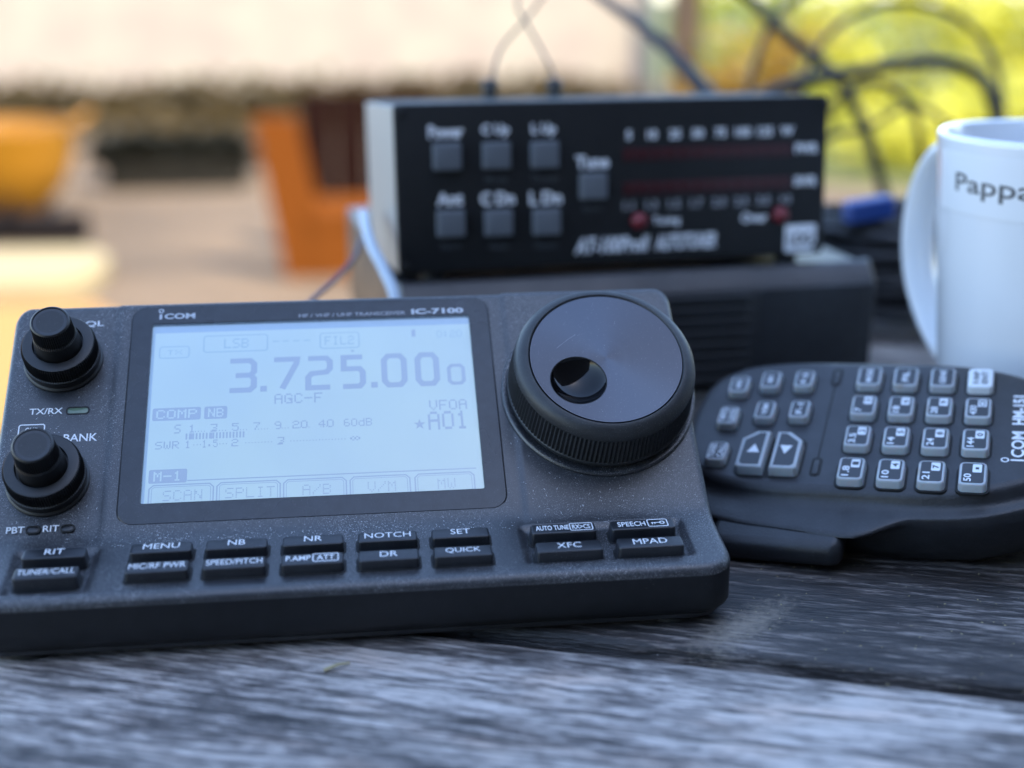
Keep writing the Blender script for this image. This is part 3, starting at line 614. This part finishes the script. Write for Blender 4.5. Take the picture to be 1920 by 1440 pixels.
def dense(pts, n=160):
    Q = []; N = len(pts)
    for i in range(N):
        a, b, c, d = (pts[(i + k) % N] for k in (-1, 0, 1, 2))
        for k in range(6):
            t_ = k / 6; Q.append(.5 * (2 * b + (c - a) * t_ + (2 * a - 5 * b + 4 * c - d) * t_ ** 2 + (3 * b - a - 3 * c + d) * t_ ** 3))
    return Q
OUTL = dense(out); NO = len(OUTL)
NRM = []
for i in range(NO):
    tq = OUTL[(i + 1) % NO] - OUTL[i - 1]; nq = Vector((tq.y, -tq.x)).normalized()
    if nq.dot(OUTL[i] - Vector((-5, 0))) < 0: nq = -nq
    NRM.append(nq)
def micloop(h, off, sh=0., tt=0.):
    L_ = []
    for p, nq in zip(OUTL, NRM):
        k = sst(8, 25, -p.y) * (1 - sst(-13, 2, p.x)) * sst(-58, -46, p.x) * (.72 + .28 * sst(-34, -14, p.x)); o_ = off + sh * k
        P = Vector((p.x + nq.x * o_ - .6 * tt, p.y + nq.y * o_ + 2.7 * tt, h)); wz = MO.z + mex.z * P.x + mey.z * P.y + mez.z * P.z
        if wz < .35: P.z += (.35 - wz) / mez.z
        L_.append(tuple(P))
    return L_
q = MB(); q.loft([micloop(-31, -16), micloop(-28, -9), micloop(-24.5, -3), micloop(-21, 0), micloop(-16, 1.8, .6), micloop(-10, 2.6, 1.5), micloop(-9.0, 2.6, 2.4, .0), micloop(-8.2, 2.6, 6.6, .05), micloop(-7.5, 2.6, 7.4, .1), micloop(-7.0, 2.6, 7.2, .15), micloop(-6.75, 2.5, 6.2, .2), micloop(-6.5, 2.2, 3.2, .35), micloop(-6.3, 1.7, 1.2, .6), micloop(-5.9, 1.35, .5, .8), micloop(-5.2, 1.1, 0, .95), micloop(-4.2, .8, 0, 1), micloop(-3.3, .2, 0, 1), micloop(-2.75, -.7, 0, 1), micloop(-2.5, -1.6, 0, 1)], True, False)
q.build('shell', 'mic_plastic', mic, smooth=70)
q = MB(); q.loft([micloop(-2.5, -1.6, 0, 1), micloop(-2.4, -3, 0, 1), micloop(-2.35, -5, 0, 1)], False, True); q.build('face_panel', 'mic_face', mic, smooth=70)
q = MB(); q.lathe([(9, -35), (9, -33), (5, -32), (5, -28)], 24, (-2, 8, 0)); q.build('hanger_stud', 'mic_plastic', mic)
# push-to-talk bar on the near flank
def pbox(x0, x1, y0, y1, r, h): return rr(x0, x1, y0, y1, r, h)
q = MB(); L_ = []
for k, (yy, g) in enumerate(((-26, 0), (-40.0, 0), (-41.2, .25), (-42.2, .9), (-42.8, 1.8), (-43.0, 2.8))):
    L_.append([(a_, yy, b_) for a_, b_, _ in rr(-47 + g, -14.5 - g, -14.6 + g, -7.4 - g, 2.4, 0, 6)])
q.loft(L_); ptt = q.build('push_to_talk_bar', 'mic_plastic', mic, smooth=50)
# keys
ZF = .1; KM = T(0, 0, -2.45); FM = T(-.6, 2.7, -2.45); LM_ = T(.5, 2.4, -2.45)
def mickey(x, y, wx, wy, fn, pale='key_silicone', skew=0., plate=True):
    k = MB(); k.plate(x - wx / 2, x + wx / 2, y - wy / 2, y + wy / 2, 1.3, -.5, 2.4, .45, .22); MB().frame((x - wx / 2 - .75, x + wx / 2 + .75, y - wy / 2 - .75, y + wy / 2 + .75), (x - wx / 2 - .15, x + wx / 2 + .15, y - wy / 2 - .15, y + wy / 2 + .15), -.5, ZF + .06, 1.9, 1.4, .05).build('key_well', 'seam_black', mic, KM)
    o = k.build('key', pale, mic, KM)
    if plate:
        MB().loft([rr(x - wx / 2 + .62, x + wx / 2 - .62, y - wy / 2 + .62, y + wy / 2 - .62, .7, 2.42)], False, True).build('key_plate', 'key_dark', o, smooth=0)
    q = MB(); fn(q, x, y, 2.46); q.build('legend', 'key_print' if plate else 'key_dark', o, smooth=0); return o
def num(fr, dg):
    def f(q, x, y, zz):
        text(q, fr, x - 2.05, x - .3, y - 3.3, y - 3.3 + min(4.0, 1.3 * len(fr) + .4), zz, .02, rot=True)
        q.loft([rr(x - .1, x + 2.0, y + .25, y + 3.5, .3, zz)], False, True)
    def g(q, x, y, zz):
        if dg == '#': q.quad(x + .55, x + 1.35, y + 1.4, y + 2.3, zz)
        else: text(q, dg, x + .2, x + 1.7, y + (1.15 if len(dg) == 1 else .5), y + (2.6 if len(dg) == 1 else 3.25), zz, .03, rot=True)
    return f, g
NUM = [[('1.8', '1'), ('10', '4'), ('21', '7'), ('50', '#')], [('3.5', '2'), ('14', '5'), ('24', '8'), ('144', '0')], [('7', '3'), ('18', '6'), ('28', '9'), ('430', 'CE')]]
KP = 13.91
for j in range(3):
    for i in range(4):
        f, g = num(*NUM[j][i]); o = mickey((i - 1.5) * 9.5, (j - 1.5) * KP, 6.3, 9.0, f); q = MB(); g(q, (i - 1.5) * 9.5, (j - 1.5) * KP, 2.49); q.build('digit', 'key_dark', o, smooth=0)
one = lambda s_: (lambda q, x, y, zz: text(q, s_, x - .8, x + .8, y - min(3.1, .75 * len(s_) + .2), y + min(3.1, .75 * len(s_) + .2), zz, .02, rot=True))
two = lambda a, b: (lambda q, x, y, zz: (text(q, a, x - 1.8, x - .3, y - 2.9, y + 2.9, zz, .02, rot=True), text(q, b, x + .3, x + 1.8, y - 2.9, y + 2.9, zz, .02, rot=True)))
for i, s_ in enumerate(('MODE', 'FIL', 'GENE')): mickey((i - 1.5) * 9.5, 1.5 * KP, 6.3, 9.0, one(s_))
mickey(1.5 * 9.5, 1.5 * KP, 6.3, 9.0, two('F-INP', 'ENT'), 'key_white', plate=False)['label'] = 'white key without dark centre'
for x, y, f in ((-49.4, 15.6, one('XFC')), (-40.6, 18.2, one('MW')), (-31.5, 19.0, one('F-2')), (-49.6, .5, two('VFO', 'LOCK')), (-39.7, 3.5, one('V/M')), (-30.6, 4.3, one('F-1')), (-49.4, -15.8, two('TUNER', 'CALL'))): mickey(x + (.5 if x < -45 else 0), y, 5.1, 8.0, f)
# up and down keys in one well
MB().plate(-43.9, -26.7, -23.4, -6.2, 2.8, -.5, ZF + .06, .05).build('key_well', 'seam_black', mic, KM)
for sx, x0, x1 in ((-1, -43.1, -36.2), (1, -34.4, -27.5)):
    def sh(d, zz):
        a, b = x0 + d, x1 - d; y0, y1 = -22.6 + d, -7.0 - d; c1 = 3.4
        return [(p[0], p[1], zz) for p in ([(a + .8, y0), (b, y0), (b, y1), (a + c1, y1), (a, y1 - c1), (a, y0 + .8)] if sx < 0 else [(a, y0), (b - .8, y0), (b, y0 + .8), (b, y1 - c1), (b - c1, y1), (a, y1)])]
    o = MB().loft([sh(-.1, -.4), sh(0, 2.4), sh(.15, 2.7), sh(.4, 2.85)]).build('key', 'key_silicone', mic, KM, smooth=25)
    MB().loft([sh(.95, 2.88)], False, True).build('key_plate', 'key_dark', o, smooth=0)
    cx, cy = (x0 + x1) / 2 - sx * .3, -14.9
    MB().add([(cx - 1.6, cy - 1.7, 2.92), (cx + 1.6, cy - 1.7, 2.92), (cx, cy + 1.9, 2.92)] if sx < 0 else [(cx - 1.6, cy + 1.7, 2.92), (cx, cy - 1.9, 2.92), (cx + 1.6, cy + 1.7, 2.92)], [(0, 1, 2)]).build('legend', 'key_print', o, smooth=0)
# groove with a slot at each end
MB().box(-22.95, -22.5, -18, 20, -.3, ZF + .04).build('groove', 'seam_black', mic, FM, smooth=0)
for y0, y1 in ((-24.8, -16.8), (16.0, 24.8)):
    s_ = MB().plate(-24.1, -21.3, y0, y1, 1.3, -.6, ZF + .05, .04).build('slot', 'seam_black', mic, FM)
    MB().plate(-23.4, -22.0, y0 + .7, y1 - 1.4, .6, -.3, ZF + .35, .15).build('slot_lamp', 'led_off', s_)
q = MB(); q.quad(22.0, 25.1, -14.7, -14.1, ZF + .06); ring2(q, 20.7, -14.4, .8, .34, ZF + .06, 18); text(q, 'COM', 22.0, 25.1, -13.2, -2.4, ZF + .06, .02, rot=True); text(q, 'HM-151', 22.0, 25.1, .6, 13.6, ZF + .06, .035, rot=True); q.build('maker_lettering', 'print_white', mic, LM_, smooth=0)
# curly lead leaves the narrow end
lead_pts = []
for k in range(220):
    a = k * .75; s_ = k / 219; c0 = Vector((187, 24, 9)).lerp(Vector((330, 60, 9)), s_); lead_pts.append(c0 + Vector((-.25, .97, 0)) * 7 * cos(a) + Vector((0, 0, 1)) * 7 * sin(a))
tag(MB().tube([MO + mex * 45 + mez * -12, Vector((183, 22, 12))] + lead_pts, 1.6, 8, 2).build('curly_cable', 'wire_black'), 'black coiled cable leaving the narrow end of the hand microphone', 'cable')

# ================================================================== MAIN UNIT AND TUNER
UY = radians(5.5); UX = Vector((cos(UY), sin(UY), 0)); UB = Vector((-sin(UY), cos(UY), 0))
unit = thing('transceiver_unit', 'wide black slotted radio unit beneath the antenna tuner', 'radio', M=frame_m((15.2, 159.0, 0), UX, UB))
q = MB(); L_ = [[(x, y, zz) for x, y, zz in ((0, a, b) for a, b in ())] for _ in ()]
prof = [(1.5, 1.5), (0, 3), (0, 36.6), (.3, 37.2), (.8, 37.8), (5.2, 43.0), (6.4, 43.8), (9.0, 43.8), (15, 41.8), (178, 41.8), (180, 40), (180, 3), (178, 1.5)]
q.loft([[(x, DEPY + (2 if x in (0, 168) else 0) * (1 if DEPY < 90 else -1), zz) for DEPY, zz in prof] for x in (0, 1.2, 166.8, 168)]); q.build('case', 'unit_black', unit)
for k in range(8): MB().plate(6, 121, 0, 2.2, .7, -1.6, 1.8, .4).build('front_rib', 'unit_black', unit, Matrix.Translation((0, 0, (5.0 + k * 4.1) * MM)) @ Matrix.Rotation(pi / 2, 4, 'X'))
MB().plate(124, 164, 4, 37.5, 2, -1, .8, .5).build('front_panel', 'unit_black', unit, Matrix.Rotation(pi / 2, 4, 'X'))
for x in (12, 145):
    for y in (12, 165): MB().lathe([(6, 0), (6, 1.6)], 18, (x, y, 0)).build('rubber_foot', 'seam_black', unit)

TY = radians(6.6); TT_ = radians(3.4); TX_ = Vector((cos(TY), sin(TY), 0)); TB = Vector((-sin(TY), cos(TY), 0))
TW, THH, TD = 150.0, 54.2, 70.0
tuner = thing('antenna_tuner', 'black antenna tuner with grey buttons and red lamp rows on top of the radio unit', 'tuner', M=frame_m((15.3, 165.6, 46.6), TX_, TB * cos(TT_) - Vector((0, 0, sin(TT_)))))
FR = Matrix.Rotation(pi / 2, 4, 'X')          # local x right, local y up, local z towards the viewer
q = MB(); q.plate(1.6, TW - 1.6, 0, THH, 1.5, -TD, -1.5, .5); q.build('case', 'tuner_black', tuner, FR)
for x in (0, TW - 1.5): MB().plate(x, x + 1.5, -.0, THH - .6, .3, -TD + 1, -2.5, .2).build('side_panel', 'tuner_side', tuner, FR)
fp = MB().plate(0, TW, 0, THH, 1.8, -1.5, 0, .5).build('front_panel', 'tuner_black', tuner, FR)
for x, y in ((2.6, 2.6), (TW - 2.6, 2.6), (2.6, THH - 2.6), (TW - 2.6, THH - 2.6)): MB().lathe([(1.3, -.2), (1.3, .5), (.7, .8)], 14, (x, y, 0)).build('screw', 'tuner_black', tuner, FR)
for x in (12, TW - 12):
    for y, h in ((5, -4.3), (TD - 6, -.9)): MB().lathe([(4, h), (4, .2)], 16, (x, y, 0)).build('foot', 'seam_black', tuner)
for cx, cy, s_, sub in ((16.8, 37.5, 'Power', None), (33.1, 37.4, 'C Up', 'Mode'), (49.3, 37.2, 'L Up', 'Thresh'), (17.5, 16, 'Ant', 'Bypass'), (33.4, 15.6, 'C Dn', 'Auto'), (49.7, 15.2, 'L Dn', 'Status'), (65.8, 26.4, 'Tune', 'Bypass')):
    b = MB().plate(cx - 4.6, cx + 4.6, cy - 4.3, cy + 4.3, .6, -.5, 2.4, .5).build('square_button', 'tuner_button', tuner, FR)
    q = MB(); textc(q, s_, cx, cy + 7.9, 4.3, .05, 11.6, .04); q.build('lettering', 'tuner_print', fp, smooth=0)
    if sub: q = MB(); textc(q, sub, cx, cy - 7.6, 2.4, .05, 9.5, .01); q.build('lettering', 'print_grey', fp, smooth=0)
for yy, zz, S in ((38.9, 42.7, ('5', '10', '25', '50', '75', '100', '125', 'W')), (27.6, 19.4, ('1.1', '1.3', '1.5', '1.7', '2.0', '2.5', '3.0', '>3'))):
    q = MB()
    for k, s_ in enumerate(S): textc(q, s_, 78.5 + k * 8.1, zz, 3.2, .05, 6.0, .035)
    q.build('scale_lettering', 'tuner_print' if zz > 30 else 'print_dim', fp, smooth=0)
for yy in (36.2, 25.0):
    MB().plate(76.5, 137, yy - 2.1, yy + 2.1, .5, -.3, .15, .1).build('lamp_window', 'led_strip', tuner, FR)
    for k in range(12): MB().plate(78.2 + k * 4.9, 81.6 + k * 4.9, yy - 1.5, yy + 1.5, .3, 0, .45, .15).build('lamp', 'led_red_dim', tuner, FR)
for s_, yy in (('PWR', 36.6), ('SWR', 25.4)): textc(q := MB(), s_, 142.6, yy, 3.4, .05, 8.4, .04); q.build('lettering', 'tuner_print', fp, smooth=0)
for x, s_, tx in ((82.2, 'Tuning', 92), (133.5, 'Over', 124)):
    MB().lathe([(2.9, -.5), (2.9, .6), (2.5, 1.9), (1.5, 2.8), (.4, 3.1)], 20, (x, 14.1, 0)).build('round_lamp', 'led_red', tuner, FR)
    textc(q := MB(), s_, tx, 13.6, 3.4, .05, 11.5, .03); q.build('lettering', 'tuner_print', fp, smooth=0)
q = MB(); text(q, 'AT-100ProII', 59.5, 86.0, 3.8, 9.2, .05, .035, .3); text(q, 'AUTOTUNER', 88.0, 110.0, 3.8, 9.2, .05, .035, .3); q.build('model_lettering', 'tuner_print', fp, smooth=0)
lg = MB().plate(135.6, 147.2, .9, 10.4, .8, -.3, .15, .1).build('logo_plate', 'tuner_print', tuner, FR)
q = MB(); text(q, 'LDG', 137.0, 145.8, 3.4, 7.6, .18, .03); q.build('lettering', 'tuner_black', lg, smooth=0)
for x in (46, 71):   # terminals on the back top edge
    MB().lathe([(2.6, 0), (2.6, 2.0), (3.2, 2.6), (3.1, 6.6), (2.0, 7.3)], 16, (x, TD - 4, THH - .3)).build('terminal', 'wire_black', tuner)

# ================================================================== MUG
MX, MY, MH = 212.0, 105.0, 96.0
mug = thing('mug', 'white mug with a name label and left handle behind the microphone', 'mug', (MX, MY, 0))
def mr(zz): return 32.5 + 8.5 * (zz / MH) ** .9
prof = [(20, .6), (30.0, .4), (31.6, 1.5), (32.5, 4)] + [(mr(k), k) for k in range(10, 95, 7)] + [(mr(95), 95.2), (mr(95) - .9, 96), (mr(95) - 2.2, 95.6), (mr(88) - 3.2, 88), (mr(50) - 3.4, 50), (mr(10) - 3.6, 8), (24, 5), (1, 4.6)]
q = MB(); q.lathe(prof, 96); q.build('cup', 'mug_glaze', mug, smooth=60)
ha = radians(112); hd = Vector((cos(ha), sin(ha), 0)); hp = Vector((-sin(ha), cos(ha), 0)); L_ = []
path = [(mr(88) - 2, 88), (mr(88) + 8, 88.5), (mr(80) + 16, 82), (mr(65) + 22, 70), (mr(55) + 23.5, 56), (mr(45) + 22, 43), (mr(35) + 16, 30), (mr(25) + 8, 20), (mr(18) - 1, 15)]
for i, (r_, zz) in enumerate(path):
    a, b = path[max(0, i - 1)], path[min(len(path) - 1, i + 1)]; tq = (hd * (b[0] - a[0]) + Vector((0, 0, b[1] - a[1]))).normalized(); nq = tq.cross(hp)
    L_.append([hd * r_ + Vector((0, 0, zz)) + nq * 3.3 * cos(2 * pi * k / 16) + hp * 7.2 * sin(2 * pi * k / 16) for k in range(16)])
q = MB(); q.loft(L_); h_ = q.build('handle', 'mug_glaze', mug, smooth=60); sub = h_.modifiers.new('s', 'SUBSURF'); sub.levels = 2; sub.render_levels = 2
def wrap(vs_, dr): return [((mr(y) + dr) * cos(x / 37.), (mr(y) + dr) * sin(x / 37.), y) for x, y, _ in vs_]
A0 = radians(-174)
q = MB(); g_ = [(A0 * 37 - 9 + 70 * i / 48, 74.5 + 17 * j / 6, 0) for j in range(7) for i in range(49)]
q.add(wrap(g_, .15), [(j * 49 + i, j * 49 + i + 1, (j + 1) * 49 + i + 1, (j + 1) * 49 + i) for j in range(6) for i in range(48)]); lb = q.build('name_label', 'label_tape', mug, smooth=60)
q = MB(); text(q, 'Pappa', A0 * 37, A0 * 37 + 25, 78.9, 85.8, 0, .012); q.v = wrap(q.v, .2); q.build('lettering', 'ink_dark', lb, smooth=0)

# ================================================================== WIRES AND CLUTTER
def cable(name, pts, r, m, label, cat='cable', group=None, seg=8): return tag(MB().tube(pts, r, seg).build(name, m), label, cat, group or {'coax_cable': 'black cables behind the tuner', 'antenna_wire': 'thin wires on the tuner terminals', 'ground_lead': 'leads left of the tuner'}.get(name))
cable('antenna_wire', [(53.5, 235, 99.5), (53.8, 238, 103), (58.5, 251, 114), (69, 262, 124), (74, 268, 129), (92, 285, 150), (120, 330, 190)], .55, 'wire_thin', 'thin dark wire rising from the left terminal on top of the tuner', 'wire')
cable('antenna_wire', [(78.4, 238, 99.5), (78.2, 241, 103), (74, 253, 114), (68.6, 263, 125), (67, 268, 131), (72, 285, 152), (80, 330, 195)], .55, 'wire_thin', 'thin dark wire rising from the right terminal on top of the tuner', 'wire')
cable('strap_cable', [(206, 445, 3), (204, 440, 26), (203, 439, 48), (196, 439, 72), (188, 440, 84), (175, 440, 97), (160, 441, 112), (132, 447, 132), (93, 463, 161), (26, 516, 208)], lambda s: 7.0 - 4.4 * min(1, max(0, s - .2) * 1.7), 'wire_grey', 'grey tapered cable boot and lead slanting up left of the tuner corner')
cable('coax_cable', [(160, 530, 175), (211, 489, 141), (243, 476, 111), (267, 469, 92), (286, 465, 65), (295, 463, 42), (305, 465, 15), (310, 476, 3), (301, 489, 3), (240, 516, 3)], 3.2, 'wire_black', 'black cable curving from the top edge down behind the mug handle')
cable('coax_cable', [(190, 450, 3), (192, 442, 34), (200, 439, 66), (231, 447, 84), (274, 452, 92), (312, 456, 97), (342, 456, 92), (361, 460, 72), (369, 469, 34), (374, 489, 3), (388, 516, 3)], 3.6, 'wire_black', 'thick black cable arching level from behind the tuner over the mug')
cable('coax_cable', [(236, 455, 3), (240, 458, 36), (247, 463, 74), (274, 489, 112), (314, 503, 127), (350, 496, 120), (372, 489, 96), (385, 489, 48), (396, 496, 3)], 1.9, 'wire_black', 'thin black cable making the highest arch at the upper right')
cable('coax_cable', [(222, 445, 4), (235, 439, 34), (262, 452, 56), (286, 457, 61), (316, 465, 72), (350, 476, 53), (377, 489, 7), (401, 503, 3)], 1.7, 'wire_black', 'thin black cable arching low between tuner and mug rim')
cable('coax_cable', [(252, 470, 3), (258, 474, 40), (272, 480, 70), (300, 486, 84), (322, 484, 70), (334, 488, 40), (340, 492, 3)], 2.4, 'wire_black', 'short black cable loop standing low behind the mug handle')
cable('coax_cable', [(214, 470, 3), (218, 470, 60), (232, 476, 112), (262, 482, 140), (300, 500, 168)], 2.0, 'wire_black', 'black lead rising steeply out of frame right of the tuner corner')
def coil(name, c, R0, turns, r, label, tilt):
    P = []
    rnd = random.Random(5)
    for k in range(turns * 14):
        a = 2 * pi * k / 14; R_ = R0 + rnd.uniform(-4, 4); p = Vector((R_ * cos(a), R_ * sin(a) * .8, (k / 14) * r * 1.25 + rnd.uniform(-1, 1))); p.rotate(Matrix.Rotation(tilt, 3, 'X')); P.append(Vector(c) + p)
    return tag(MB().tube(P, r, 8, 4).build(name, 'wire_black'), label, 'cable')
coil('cable_coil', (230, 276, 4.6), 36, 10, 3.2, 'black cable coil piled between the radio unit and the mug', 0)
t = thing('plug', 'blurred bright blue plug beside the mug handle', 'plug', M=frame_m((208, 254, 50), (.95, .1, .12), (-.1, .99, 0)))
MB().plate(-9, 11, -5, 5, 2, -4, 4, 1.5).build('housing', 'blue_plastic', t); MB().tube([(11, 0, 0), (18, 4, -1), (27, 14, -3), (34, 26, -6)], 2, 8).build('lead', 'wire_black', t)
cable('ground_lead', [(5, 196, 62), (5.5, 178, 60), (7, 165, 56), (10.5, 155, 50), (13.5, 146, 42), (13.3, 137, 25), (12, 136, 4), (4, 150, 2.4)], 1.9, 'cable_pale', 'pale blue cable hanging at the left corner of the tuner')
cable('ground_lead', [(4, 196, 54), (1, 178, 50), (-5, 165, 46), (-12, 150, 43), (-22, 135, 37), (-30, 122, 22), (-32, 116, 3)], .8, 'wire_violet', 'thin violet grey wire running down left of the tuner', 'wire')
